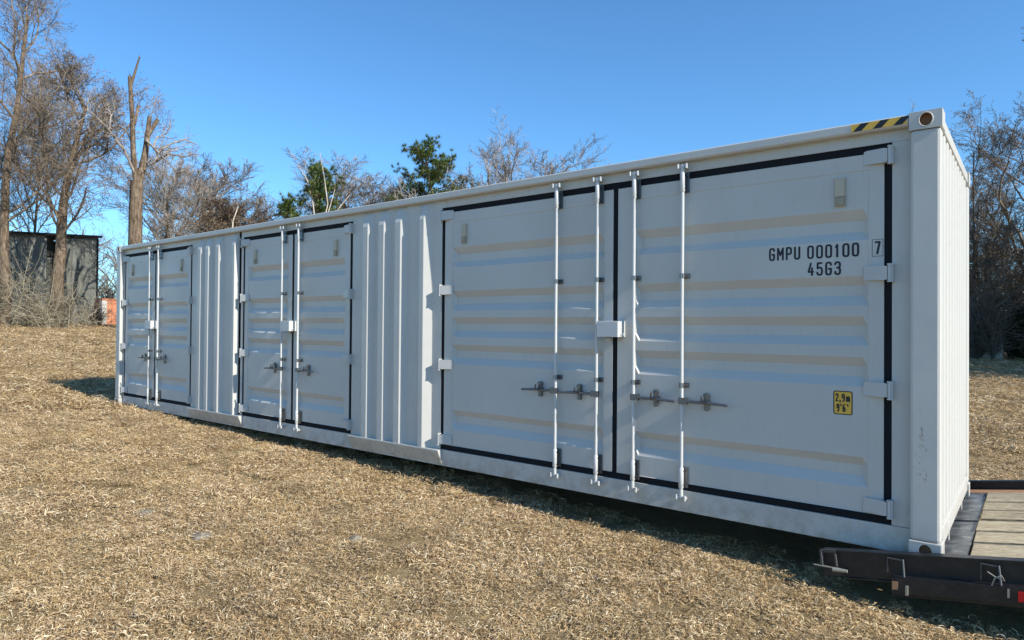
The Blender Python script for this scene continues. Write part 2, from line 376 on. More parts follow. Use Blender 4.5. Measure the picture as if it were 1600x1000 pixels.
# roof with cross corrugations
mb=MB(); prof=[]; x=-L+.1
xs=[];
while x<-.1:
    xs+= [(x,2.868),(x+.05,2.886),(x+.12,2.886),(x+.17,2.868)]; x+=.209
vs=[(a,.066,z) for a,z in xs]+[(a,W-.062,z) for a,z in xs]; n=len(xs)
mb.add(vs,[(i,i+1,n+i+1,n+i) for i in range(n-1)]); mb.build('roof',M_paint,C)
mb=MB(); mb.box(-L+.1,-.1,.2,W-.1,.10,.14); mb.build('floor',M_black,C)
# front bottom sill: one beam, set back below the doors
mb=MB(); mb.box(-L+.168,-.167,YF-.003,YF+.09,.0,.171); mb.build('bottom_rail',M_paint,C,bevel=.003)
# sloped lips below the corrugated panels with triangular ends
D=[(-11.99,-9.565,-10.80),(-8.105,-5.728,-6.912),(-4.292,-.272,-2.283)]   # outer gasket edges and centre of each door pair
P=[(D[0][1],D[1][0]),(D[1][1],D[2][0])]
for a,b_ in P:
    mb=MB(); mb.poly([(YF-.006,.015),(-.004,.160),(-.002,.174),(YF+.03,.174),(YF+.03,.015)],'x',a+.03,b_+.03); mb.build('rail_lip',M_paint,C,bevel=.002)
# header strip and frame posts round the doors
ZT,ZB=2.742,.174; GW=.045; GT=.058; GB=.054
for x0_,x1_ in ((-L+.168,D[0][1]+.072),(D[1][0]-.108,D[1][1]+.072),(D[2][0]-.108,-.167)):
    mb=MB(); mb.box(x0_,x1_,YF,YF+.09,ZT,2.835); mb.build('door_header',M_paint,C,bevel=.002)
def frame_post(x0,x1):
    mb=MB(); mb.box(x0,x1,YF,YF+.09,ZB,ZT-.0005); mb.build('door_frame_post',M_paint,C,bevel=.002)
frame_post(-L+.168,D[0][0]); frame_post(D[2][1],-.167)
for a,b_ in P:
    frame_post(a,a+.075); frame_post(b_-.11,b_)
# corrugated side panels: vertical ribs
def side_panel(a,b_,rights):
    top,bot=2.836,.172
    rows=[(bot,1),(2.64,1),(2.78,.45),(2.81,0.15),(top,0.0)]
    xs=[(a+.07,YF)]
    for k,xr in enumerate(rights):
        cw=.085 if k<len(rights)-1 else .062
        xs+= [(xr-cw-.065,YF-.022),(xr-cw-.03,YF-.05),(xr-cw,0.0),(xr,0.0),(xr+.07,YF-.022)] if 0 else [(xr-cw-.055,.062),(xr-cw,0.0),(xr,0.0),(xr+(.068 if k<len(rights)-1 else .078),.062 if k<len(rights)-1 else YF)]
    xs+= [(b_-.108,YF)]
    xs.sort(key=lambda q:q[0])
    nx=len(xs); vs=[];fs=[]
    for z,f in rows:
        for x,y in xs: vs.append((x,YF+(y-YF)*f if f<1 else y,z))
    for j in range(len(rows)-1):
        for i in range(nx-1): fs.append((j*nx+i,j*nx+i+1,(j+1)*nx+i+1,(j+1)*nx+i))
    mb=MB(); mb.add(vs,fs,0); o=mb.build('corrugated_side_panel',M_paint,C,bevel=.004)
    return o
side_panel(*P[1],[-5.391,-5.122,-4.854,-4.500])
side_panel(*P[0],[-9.133-.06,-8.926-.04,-8.652-.02,-8.235])
# back wall and far/near end walls, corrugated
def corr(x0,x1,period,depth,z0,z1,fn,name):
    n=max(1,round((x1-x0)/period)); p=(x1-x0)/n; pr=[]
    for i in range(n):
        s=x0+i*p; pr+=[(s,0),(s+.40*p,0),(s+.52*p,depth),(s+.88*p,depth)]
    pr.append((x1,0)); vs=[fn(a,d,z0) for a,d in pr]+[fn(a,d,z1) for a,d in pr]; m=len(pr)
    mb=MB(); mb.add(vs,[(i,i+1,m+i+1,m+i) for i in range(m-1)]); return mb.build(name,M_paint,C,bevel=.003)
corr(.12,W-.12,.22,.042,.19,2.80,lambda a,d,z:(-.012-d,a,z),'end_wall')
corr(.12,W-.12,.22,.042,.19,2.80,lambda a,d,z:(-L+.012+d,a,z),'end_wall')
corr(-L+.16,-.16,.27,.036,.17,2.82,lambda a,d,z:(a,W-.008-d,z),'back_wall')
# hazard stripes on top rail by the near casting
mb=MB(); hx0,hx1=-.50,-.182; z0,z1=2.834,2.884
mb.add([(hx0,-.0012,z0),(hx1,-.0012,z0),(hx1,-.0012,z1),(hx0,-.0012,z1)],[(0,1,2,3)],0)
for k in range(3):
    a=hx0+.012+k*.115; mb.add([(a,-.0024,z0),(a+.05,-.0024,z0),(a+.095,-.0024,z1),(a+.045,-.0024,z1)],[(0,1,2,3)],1)
mb.build('hazard_tape',[M_yellow,M_text],C,fixn=False)
# ---- lettering as flat strokes
GL={ # strokes on a 1 x 2 cell, narrow stencil-like sans
'G':[[(1,1.6),(.95,1.85),(.75,2),(.25,2),(.05,1.85),(0,1.6),(0,.4),(.05,.15),(.25,0),(.75,0),(.95,.15),(1,.4),(1,.95),(.55,.95)]],
'M':[[(0,0),(0,2),(.5,.8),(1,2),(1,0)]],'P':[[(0,0),(0,2),(.7,2),(.93,1.88),(1,1.65),(1,1.25),(.93,1.02),(.7,.9),(0,.9)]],
'U':[[(0,2),(0,.4),(.05,.15),(.25,0),(.75,0),(.95,.15),(1,.4),(1,2)]],
'0':[[(.25,0),(.05,.15),(0,.4),(0,1.6),(.05,1.85),(.25,2),(.75,2),(.95,1.85),(1,1.6),(1,.4),(.95,.15),(.75,0),(.25,0)]],
'1':[[(.15,1.6),(.5,2),(.5,0)]],'4':[[(.75,0),(.75,1.2)],[(.5,2),(0,.55),(1,.55)]],
'5':[[(.92,2),(.1,2),(.05,1.1),(.4,1.25),(.75,1.2),(.95,1.0),(1,.7),(1,.4),(.9,.12),(.7,0),(.28,0),(.06,.15),(0,.4)]],
'3':[[(0,1.65),(.08,1.88),(.28,2),(.72,2),(.93,1.85),(.98,1.55),(.92,1.22),(.7,1.07),(.4,1.07)],[(.7,1.07),(.95,.9),(1,.6),(1,.4),(.92,.12),(.72,0),(.28,0),(.06,.13),(0,.4)]],
'7':[[(0,2),(1,2),(.4,0)]],'2':[[(0,1.6),(.08,1.87),(.28,2),(.72,2),(.93,1.85),(1,1.55),(.9,1.2),(0,0),(1,0)]],
'9':[[(.15,.0),(.75,.05),(.97,.4),(1,1.6),(.93,1.87),(.72,2),(.28,2),(.07,1.87),(0,1.6),(0,1.3),(.08,1.03),(.28,.9),(.7,.9),(.98,1.1)]],
'6':[[(.85,2),(.35,1.95),(.05,1.5),(0,.9),(0,.4),(.07,.13),(.28,0),(.72,0),(.93,.13),(1,.4),(1,.75),(.93,1.0),(.72,1.12),(.28,1.12),(.03,.9)]],
'm':[[(0,0),(0,1.3)],[(0,1.1),(.2,1.3),(.42,1.25),(.5,1.0),(.5,0)],[(.5,1.05),(.7,1.3),(.92,1.25),(1,1.0),(1,0)]],
',':[[(.5,.2),(.5,.0),(.35,-.3)]],"'":[[(.5,2),(.5,1.6)]],'"':[[(.25,2),(.25,1.7)],[(.75,2),(.75,1.7)]]}
def lettering(mb,txt,x0,x1,zb,h,y,th,m=0,widths=None):
    adv=[]; 
    for ch in txt: adv.append({' ':.75,',':.35,"'":.35,'1':.8,'"':.7,'m':1.25,'M':1.12}.get(ch,1.0))
    gap=.30; tot=sum(adv)+gap*(len(txt)-1); sc=(x1-x0)/tot; x=x0
    for ch,ad in zip(txt,adv):
        w=ad*sc
        for st in GL.get(ch,[]):
            pts=[(x+p[0]*(w-th)+th/2,zb+th/2+p[1]*(h-th)/2) for p in st]
            for (a,b_) in zip(pts[:-1],pts[1:]):
                dx,dz=b_[0]-a[0],b_[1]-a[1]; l=math.hypot(dx,dz) or 1; nx_,nz=-dz/l*th/2,dx/l*th/2
                mb.add([(a[0]+nx_,y,a[1]+nz),(a[0]-nx_,y,a[1]-nz),(b_[0]-nx_,y,b_[1]-nz),(b_[0]+nx_,y,b_[1]+nz)],[(0,1,2,3)],m); y-=.00002
            for p in pts:
                mb.add([(p[0]+th/2*math.cos(k*.785),y,p[1]+th/2*math.sin(k*.785)) for k in range(8)],[tuple(range(8))],m); y-=.00002
        x+=(ad+gap)*sc
    return y
# ---- door leaves
BANDS=[(2.31,2.237,2.157,2.098),(1.851,1.785,1.715,1.645),(1.572,1.506,1.432,1.368),(1.290,1.225,1.153,1.087),(.603,.544,.470,.398)]
def leaf(x0,x1,s0,s1,hinge_right):
    """x0..x1 the leaf, s0..s1 the corrugated inset panel"""
    e=.035; st=.004; dp=.040
    xs=[(x0,0,0),(s0,0,0),(s0+.002,1,0),(s0+e,1,1),(s1-e,1,1),(s1-.002,1,0),(s1,0,0),(x1,0,0)]
    zt,zb=ZT-GT,ZB+GB
    zs=[(zt,0,0),(2.577,0,0),(2.573,1,0)]
    for a,b_,c_,d_ in BANDS: zs+=[(a,1,0),(b_,1,1),(c_,1,1),(d_,1,0)]
    zs+=[(.232,1,0),(.228,0,0),(zb,0,0)]
    vs=[];fs=[];nx=len(xs)
    for z,fz,dz in zs:
        for x,fx,dx in xs: vs.append((x,YF+st*(fz*fx)+dp*dz*dx,z))
    for j in range(len(zs)-1):
        for i in range(nx-1): fs.append((j*nx+i,j*nx+i+1,(j+1)*nx+i+1,(j+1)*nx+i))
    mb=MB(); mb.add(vs,fs)
    # returns round the edge give the leaf its thickness
    nz=len(zs)
    for (xa,idx) in ((x0,0),(x1,nx-1)): mb.add([(xa,YF,zt),(xa,YF,zb),(xa,YF+.045,zb),(xa,YF+.045,zt)],[(0,1,2,3)])
    for z in (zt,zb): mb.add([(x0,YF,z),(x1,YF,z),(x1,YF+.045,z),(x0,YF+.045,z)],[(0,1,2,3)])
    return mb.build('door',M_paint,C,fixn=False)
# shared hardware meshes
def hinge_mesh(mir):
    mb=MB(); s=-1 if mir else 1     # arm runs from the leaf outwards (+s)
    X=lambda a:a*s
    prof=[(-.118,-.046),(-.118,.046),(-.10,.052),(.0,.050),(.024,.044),(.024,-.044),(.0,-.048),(-.06,-.044)]
    vs=[(X(a),-.004-.044*(a+.118)/.142,z) for a,z in prof]+[(X(a),.0,z) for a,z in prof]; n=len(prof)
    mb.add(vs,[tuple(range(n))]+[(i,(i+1)%n,n+(i+1)%n,n+i) for i in range(n)])
    mb.tube([(X(.036),-.042,-.056),(X(.036),-.042,.056)],.0105,10)
    mb.tube([(X(.036),-.042,-.062),(X(.036),-.042,-.054)],.014,8); mb.tube([(X(.036),-.042,.054),(X(.036),-.042,.062)],.014,8)
    a0,a1=sorted((X(.030),X(.058)))
    for z in (-.060,.050): mb.box(a0,a1,-.052,.0,z,z+.010)
    b0,b1=sorted((X(.046),X(.056))); mb.box(b0,b1,-.040,.0,-.05,.05)
    me=mb.mesh('hinge',M_hinge); return me
HM=[hinge_mesh(False),hinge_mesh(True)]
def vent_mesh():
    mb=MB(); mb.box(-.036,.036,-.006,0,-.105,.105); mb.box(-.028,.028,-.024,-.006,-.03,.095)
    mb.box(-.028,.028,-.022,-.006,-.093,-.034,1)
    for k in range(5): mb.box(-.026,.026,-.0255,-.022,-.090+k*.012,-.085+k*.012,0)
    return mb.mesh('vent_cover',[M_beige,M_beige_dark])
VM=vent_mesh()
def rod_mesh():
    mb=MB(); rg=random.Random(3)
    mb.tube([(0,0,.17),(0.001,0,.9),(-.001,0,1.6),(0,0,2.76)],.0142,12)
    # sleeves in the top and bottom guides
    for a,b_ in ((.195,.365),(2.575,2.735)): mb.tube([(0,0,a),(0,0,a+.006),(0,0,b_-.006),(0,0,b_)],[.015,.0195,.0195,.015],12)
    # cams and keepers
    for zc,sg in ((.128,-1),(2.785,1)):
        mb.tube([(0,0,zc-sg*.05),(0,0,zc+sg*.012)],.0165,10)
        mb.box(-.036,.036,-.012,.020,zc-.010,zc+.008); mb.tube([(-.034,-.012,zc-.02),(-.034,-.012,zc+.018)],.010,8)
        mb.tube([(.034,-.012,zc-.024),(.034,-.012,zc+.014)],.011,8); mb.box(-.03,.03,.015,.052,zc-.022,zc-.008)
    return mb.mesh('locking_rod',[M_bar])
RM=rod_mesh()
def guide_mesh():
    mb=MB(); mb.box(-.034,.038,.040,.050,-.082,.082); 
    for z in (-.06,.05): mb.box(-.020,.020,-.006,.042,z,z+.01)
    for x in (-.027,.031):
        for z in (-.06,.0,.06): mb.tube([(x,.030,z),(x,.042,z)],.006,6)
    return mb.mesh('rod_guide',[M_galv])
GMh=guide_mesh()
def brk_mesh():
    mb=MB(); mb.tube([(-.030,.046,0),(.036,.046,0)],.0145,8); mb.box(-.036,.042,.036,.050,-.020,.020)
    mb.tube([(0,0,-.020),(0,0,.020)],.0185,10); mb.box(-.012,.012,0,.04,-.014,.014)
    return mb.mesh('rod_bracket',[M_galv])
BM_=brk_mesh()
def handle_mesh(s):
    mb=MB(); 
    mb.box(*sorted((s*-.018,s*.048)),-.022,.018,-.026,.026,0)
    pts=[(s*.03,-.008,0),(s*.12,-.004,-.004),(s*.20,-.016,.0),(s*.29,-.016,-.006),(s*.36,-.022,-.010)]
    mb.tube(pts,[.011,.012,.013,.010,.010],8)
    # catch plate with the two ears
    mb.tube([(s*.185,.048,.0),(s*.185,.030,.0)],.03,10); mb.box(s*.185-.016,s*.185+.016,.026,.050,-.062,.066)
    mb.tube([(s*.185,.018,.052),(s*.185,.050,.052)],.022,10); mb.tube([(s*.185,.022,-.052),(s*.185,.050,-.052)],.018,10)
    mb.tube([(s*.165,-.02,.052),(s*.165,-.024,.0),(s*.205,-.024,.0),(s*.205,-.018,.050)],.007,6)
    return mb.mesh('lever_handle',[M_galv])
LH=[handle_mesh(1),handle_mesh(-1)]
def lockbox_mesh():
    mb=MB(); 
    vs_=[(-.09,-.095),(.105,-.095),(.112,-.088),(.112,.040),(.095,.040),(.095,-.07),(-.075,-.07),(-.075,.045),(-.09,.045)]
    mb.poly([(a,b_) for a,b_ in vs_],'z',-.066,.066)
    mb.box(-.09,.112,-.09,.035,.066,.071); mb.box(-.13,-.091,-.03,.045,-.058,.072)
    mb.tube([(.118,-.05,-.045),(.135,-.05,-.05),(.138,-.05,-.03)],.006,6); mb.box(-.06,-.02,.01,.048,-.105,-.071)
    return mb.mesh('lock_box',[M_bar])
LB=lockbox_mesh()
HZ=[2.652,1.861,1.074,.284]
RODS=[([-10.915],[-10.60]),([-7.09],[-6.735]),([-2.848,-2.433],[-2.089,-1.676])]
for k,(a,b_,c_) in enumerate(D):
    # black gasket round each pair, a little behind the leaves
    mb=MB(); y0,y1=YF+.006,YF+.05; gw=.023
    mb.box(a,b_,y0,y1,ZT-GT+.0002,ZT); mb.box(a,b_,y0,y1,ZB,ZB+GB)
    mb.box(a,a+GW,y0,y1,ZB+GB,ZT-GT); mb.box(b_-GW,b_,y0,y1,ZB+GB,ZT-GT); mb.box(c_-gw,c_+gw,y0,y1,ZB+GB,ZT-GT)
    mb.box(c_-.045,c_+.045,YF+.001,y0,ZT-GT-.010,ZT+.006)
    mb.build('door_gasket',M_gasket,C)
    lx1=c_-gw; rx0=c_+gw; i=.105 if k==2 else .085
    dl=leaf(a+GW,lx1,a+GW+i,lx1-.083,False); dr=leaf(rx0,b_-GW,rx0+.16 if k==2 else rx0+.075,b_-GW-.088,True)
    for z in HZ:
        link(HM[1],'hinge',dl,(a+GW,YF-.001,z)); link(HM[0],'hinge',dr,(b_-GW,YF-.001,z))
    vxl={0:-11.67,1:-7.80,2:-3.985}[k]; vxr={0:-9.905,1:-6.04,2:-.577}[k]
    link(VM,'vent_cover',dl,(vxl,YF+.0035,2.44)); link(VM,'vent_cover',dr,(vxr,YF+.0035,2.44))
    for d_,xs_,s in ((dl,RODS[k][0],1),(dr,RODS[k][1],0)):
        for x in xs_:
            link(RM,'locking_rod',d_,(x,YF-.052,0))
            for z in (2.655,.28): link(GMh,'rod_guide',d_,(x,YF-.052,z))
            for z in (1.90,1.02): link(BM_,'rod_bracket',d_,(x,YF-.048,z))
            link(LH[s],'lever_handle',d_,(x,YF-.050,.897))
    link(LB,'lock_box',dr,(c_-.02,YF-.03,1.465),.003)
    last=dr
# writing on the right leaf of the near pair
yt=YF+.0034
mb=MB(); lettering(mb,'GMPU',-1.042,-.830,1.985,.097,yt,.0135); mb.build('owner_code',M_text,last,fixn=False)
mb=MB(); lettering(mb,'000100',-.786,-.462,1.985,.097,yt,.0135); mb.build('container_number',M_text,last,fixn=False)
mb=MB(); lettering(mb,'45G3',-.783,-.571,1.862,.097,yt,.0135); mb.build('size_code',M_text,last,fixn=False)
mb=MB(); ys=YF-.0008; lettering(mb,'7',-.372,-.336,1.992,.090,ys,.0135)
for (x0,x1,z0,z1) in ((-.387,-.322,1.978,1.981),(-.387,-.322,2.092,2.095),(-.387,-.384,1.981,2.092),(-.325,-.322,1.981,2.092)): mb.add([(x0,ys,z0),(x1,ys,z0),(x1,ys,z1),(x0,ys,z1)],[(0,1,2,3)])
mb.build('check_digit',M_text,last,fixn=False)
mb=MB(); yy=yt
def rr(mb,x0,x1,z0,z1,r,y,m):
    pts=[]
    for cx,cz,a0 in ((x1-r,z1-r,0),(x0+r,z1-r,90),(x0+r,z0+r,180),(x1-r,z0+r,270)):
        for q in range(5): a=R_(a0+q*22.5); pts.append((cx+r*math.cos(a),y,cz+r*math.sin(a)))
    mb.add(pts,[tuple(range(len(pts)))],m)
rr(mb,-.617,-.499,.884,1.050,.014,yt-.0,1); rr(mb,-.610,-.506,.891,1.043,.009,yt-.0008,0)
lettering(mb,'2,9m',-.604,-.514,.975,.056,yt-.0016,.0085,1); lettering(mb,"9'6\"",-.597,-.522,.904,.056,yt-.0016,.0085,1)
mb.build('height_sticker',[M_yellow,M_text],last,fixn=False)

# ---------------------------------------------------------------- trailer under the near end
T=empty('tilted_trailer',(0,0,0)); tag(T,'black flatbed trailer tilted down under the near end of the container','trailer')
SL=.16
def TZ(x): return SL*x
def tbeam(mb,x0,x1,y0,y1,d0,d1,m=0):
    """beam that follows the deck slope; d0..d1 heights relative to the deck line"""
    vs=[(x0,y0,TZ(x0)+d0),(x1,y0,TZ(x1)+d0),(x1,y1,TZ(x1)+d0),(x0,y1,TZ(x0)+d0),(x0,y0,TZ(x0)+d1),(x1,y0,TZ(x1)+d1),(x1,y1,TZ(x1)+d1),(x0,y1,TZ(x0)+d1)]
    mb.add(vs,[(0,3,2,1),(4,5,6,7),(0,1,5,4),(1,2,6,5),(2,3,7,6),(3,0,4,7)],m)
TE=5.2; YN=-.12
def tpart(name,m,args,bevel=.002,**k):
    mb=MB()
    for q in args: tbeam(mb,*q)
    return mb.build(name,m,T,bevel=bevel,**k)
# near side channel: web, top and bottom flange, hollow tail end
tpart('side_rail',M_black,[(-.64,-.24,YN+.012,YN+.020,-.10,.065),(-.24,TE,YN+.012,YN+.020,-.20,.065),(-.64,TE,YN,YN+.075,.065,.076),(-.50,TE,YN,YN+.075,-.112,-.10)])
tpart('side_rail',M_black,[(-.64,TE,W+.34,W+.348,-.10,.065),(-.64,TE,W+.29,W+.348,.065,.076),(-.5,TE,W+.29,W+.348,-.112,-.10)])
tpart('rub_rail',M_black,[(-.24,TE,YN-.055,YN-.043,-.16,-.062),(-.24,TE,YN-.043,YN+.012,-.068,-.062),(-.24,-.232,YN-.043,YN,-.16,-.068)])
tpart('main_beam',M_black,[(.5,TE,.5,.56,-.24,-.03)]); tpart('main_beam',M_black,[(.5,TE,W-.42,W-.36,-.24,-.03)])
for x in (.25,.95,1.65,2.35,3.05,3.75,4.45): tpart('cross_member',M_black,[(x,x+.06,YN+.02,W+.34,-.10,-.035)])
for (ya,yb) in ((YN+.03,1.335),(1.41,W+.14)): tpart('deck_plate',M_plate,[(-.55,.115,ya,yb,-.03,-.014)],.0)
tpart('rust_strip',M_rust,[(-.4,TE,W+.14,W+.29,-.03,-.004)])
tpart('centre_rail',M_black,[(-.5,TE,1.335,1.41,-.06,-.030)])
ycs=[(.0,.28),(.30,.60),(.665,.95),(.97,1.325),(1.42,1.73),(1.76,2.0),(2.06,2.30),(2.32,2.56)]
tpart('deck_sun_block',M_black,[(.14,TE,YN+.03,W+.28,-.044,-.0365)],.0)  # added sheet under the planks, keeps sun from falling through their gaps
ycs=[(YN+.03,.225),(.25,.60),(.665,.97),(1.0,1.325),(1.42,1.735),(1.80,2.105),(2.135,W+.12)]
rg=random.Random(9)
for (ya,yb) in ycs:
    dz=rg.uniform(-.003,.004); tpart('plank',M_wood,[(.125+rg.uniform(-.006,.006),TE,ya,yb,-.035+dz,-.001+dz)],.004)
for ya in (.615,1.75): tpart('deck_strip',M_grey,[(.125,TE,ya,ya+.04,-.03,-.012)],.0)
# tail fittings on the near rail
mb=MB()
x0=-.655
mb.add([(x0,YN-.03,-.022),(x0+.10,YN-.03,-.005),(x0+.10,YN-.03,-.022),(x0+.022,YN-.03,-.036),(x0+.03,YN-.03,-.118),(x0+.008,YN-.03,-.122)],[(0,1,2,3),(0,3,4,5)],0)
mb.tube([(x0+.095,YN-.03,-.03),(x0+.105,YN-.03,-.11)],.008,6)
mb.tube([(x0+.01,YN-.032,-.02),(x0+.095,YN-.032,-.004)],.006,6); mb.tube([(x0+.01,YN-.032,-.02),(x0+.02,YN-.032,-.12)],.008,6)
mb.tube([(x0-.03,YN-.035,-.128),(x0+.13,YN-.035,-.122)],.006,6,1); mb.tube([(x0+.085,YN-.045,-.132),(x0+.17,YN-.045,-.125)],[.016,.011],8,1)
mb.build('tail_bracket',[M_grey,M_pale],T)
def stake(x,top,bot,lean=.012):
    mb=MB(); mb.tube([(x,YN-.012,top),(x+lean,YN-.05,bot)],.0065,6); mb.box(x-.085,x,YN-.012,YN+.004,top-.012,top-.006); mb.box(x-.085,x-.08,YN-.012,YN+.004,bot,top-.012)
    mb.build('stake_pocket',M_grey,T)
stake(-.185,TZ(-.18)+.045,TZ(-.18)-.055); stake(.285,TZ(.285)+.045,TZ(.285)-.06)
mb=MB(); mb.tube([(.235,YN-.06,.055),(.27,YN-.065,.035),(.315,YN-.065,.022),(.30,YN-.07,.05),(.27,YN-.07,.03),(.255,YN-.06,-.02)],.0035,5); mb.build('tie_wire',M_pale,T)
tpart('rust_patch_plate',M_rust,[(-.235,-.205,YN-.062,YN-.0555,-.135,-.085)],0)
tpart('hinge_lug',M_pale,[(-.165,-.15,YN-.07,YN-.056,-.165,-.105)],.002)
tpart('reflector',M_red,[(.372,.50,YN-.062,YN-.0555,-.145,-.085)],.002); tpart('clip',M_pale,[(.325,.335,YN-.066,YN-.056,-.125,-.075)],.0)
# axle with wheels, out past the frame edge where the deck has risen off the grass
def wheel(y):
    xw=2.95; zw=gh(xw,y)+.36; mb=MB(); n=28
    prof=[(-.1,.20),(-.11,.33),(-.07,.36),(.07,.36),(.11,.33),(.1,.20)]
    vs=[(xw+r_*math.cos(2*math.pi*k/n),y+a,zw+r_*math.sin(2*math.pi*k/n)) for k in range(n) for a,r_ in prof]; m=len(prof)
    mb.add(vs,[(k*m+j,k*m+j+1,((k+1)%n)*m+j+1,((k+1)%n)*m+j) for k in range(n) for j in range(m-1)],0,True)
    w_=mb.build('wheel',M_gasket,T); mb=MB(); mb.tube([(xw,y-.07,zw),(xw,y+.07,zw)],.205,20); mb.tube([(xw,y-.12,zw),(xw,y+.12,zw)],.06,10); mb.build('rim',M_grey,w_)
    return zw
zw=wheel(.17); wheel(W-.05); mb=MB(); mb.tube([(2.95,.17,zw),(2.95,W-.05,zw)],.05,8); mb.build('axle',M_black,T)

# ---------------------------------------------------------------- trees
def bark_mat(name,c0,c1,c2,sc=8):
    m,t,b=mat(name,c1,.9,0,.15); g=N(t,'ShaderNodeNewGeometry'); n=noise_tex(t,sc,6,g.outputs['Position'],.7,(1,1,.25))
    t.links.new(ramp(t,n.outputs[0],[(.35,c0),(.52,c1),(.7,c2)]).outputs[0],b.inputs['Base Color']); bump(t,b,n.outputs[0],.8,.05); return m
M_bark=bark_mat('grey_brown_bark',(.06,.042,.028),(.17,.125,.085),(.33,.26,.19))
M_twig=bark_mat('twigs',(.20,.17,.145),(.33,.285,.24),(.45,.40,.34),3)
M_twig_dark=bark_mat('dark_twigs',(.10,.088,.075),(.17,.15,.128),(.27,.24,.205),3)
M_twig_warm=bark_mat('warm_twigs',(.13,.10,.07),(.22,.175,.13),(.33,.27,.21),3)
M_vine=bark_mat('tan_vines',(.16,.135,.09),(.30,.255,.175),(.44,.39,.29),3)
M_pale_bark=bark_mat('bleached_dead_wood',(.30,.25,.18),(.50,.43,.34),(.66,.60,.50),6)
M_deadleaf,t,b=mat('withered_leaves',(.30,.17,.08),.8,0,.1)
oi=N(t,'ShaderNodeNewGeometry'); n=noise_tex(t,3,3,oi.outputs['Position']); t.links.new(ramp(t,n.outputs[0],[(.35,(.16,.10,.06)),(.6,(.29,.19,.11)),(.75,(.38,.28,.17))]).outputs[0],b.inputs['Base Color'])
def leafmat(name,a,b_,c_):
    m,t,b=mat(name,b_,.6,0,.3); g=N(t,'ShaderNodeNewGeometry'); n=noise_tex(t,1.6,4,g.outputs['Position']); 
    t.links.new(ramp(t,n.outputs[0],[(.35,a),(.52,b_),(.7,c_)]).outputs[0],b.inputs['Base Color']); return m
M_needle=leafmat('pine_needles',(.07,.11,.03),(.16,.22,.06),(.28,.33,.11))
M_green=leafmat('evergreen_leaves',(.012,.03,.015),(.025,.055,.022),(.05,.085,.035))
M_olive=leafmat('olive_vines',(.06,.06,.025),(.12,.11,.05),(.22,.18,.09))
class RB:   # fast ribbon/tube collector for twigs
    def __init__(s): s.v=[];s.f=[];s.m=[]
    def ribbon(s,pts,r0,r1,rng,m=0):
        d=pts[-1]-pts[0]; a=Vector((rng.gauss(0,1),rng.gauss(0,1),rng.gauss(0,1))).cross(d)
        if a.length<1e-6: return
        a.normalize(); n=len(pts); b=len(s.v)
        for i,p in enumerate(pts):
            r=r0+(r1-r0)*i/(n-1); q=a*r; s.v.append((p.x+q.x,p.y+q.y,p.z+q.z)); s.v.append((p.x-q.x,p.y-q.y,p.z-q.z))
        for i in range(n-1): s.f.append((b+2*i,b+2*i+1,b+2*i+3,b+2*i+2)); s.m.append(m)
    def tri(s,p,d,w,m=0):
        a=d.cross(Vector((w,.3,1-w)));
        if a.length<1e-6:return
        a.normalize(); a*=w; b=len(s.v); s.v+= [tuple(p+a),tuple(p-a),tuple(p+d)]; s.f.append((b,b+1,b+2)); s.m.append(m)
    def tube(s,pts,r0,r1,n,m=0):
        b=len(s.v); prev=Vector((.37,.81,.2)); K=len(pts)
        for i,p in enumerate(pts):
            d=(pts[min(i+1,K-1)]-pts[max(i-1,0)]); d.normalize(); a=prev-d*prev.dot(d); a.normalize(); prev=a; c=d.cross(a); r=r0+(r1-r0)*i/(K-1)
            for k in range(n):
                t=6.28318*k/n; q=a*(math.cos(t)*r)+c*(math.sin(t)*r); s.v.append((p.x+q.x,p.y+q.y,p.z+q.z))
        for i in range(K-1):
            for k in range(n): k2=(k+1)%n; s.f.append((b+i*n+k,b+i*n+k2,b+(i+1)*n+k2,b+(i+1)*n+k)); s.m.append(m)
    def mesh(s,name,mats):
        me=bpy.data.meshes.new(name); me.from_pydata(s.v,[],s.f)
        for q in mats: me.materials.append(q)
        me.polygons.foreach_set('material_index',s.m); me.polygons.foreach_set('use_smooth',[True]*len(s.f)); me.update(); return me
def rdir(d,ang,rng):
    a=Vector((rng.gauss(0,1),rng.gauss(0,1),rng.gauss(0,1))).cross(d); a.normalize()
    return (d*math.cos(ang)+a*math.sin(ang)).normalized()
def path(p,d,L,n,wob,up,rng):
    pts=[p.copy()]; d=d.copy()
    for i in range(n):
        d=d+Vector((rng.gauss(0,wob),rng.gauss(0,wob),rng.gauss(0,wob)+up)); d.normalize(); p=p+d*(L/n); pts.append(p)
    return pts
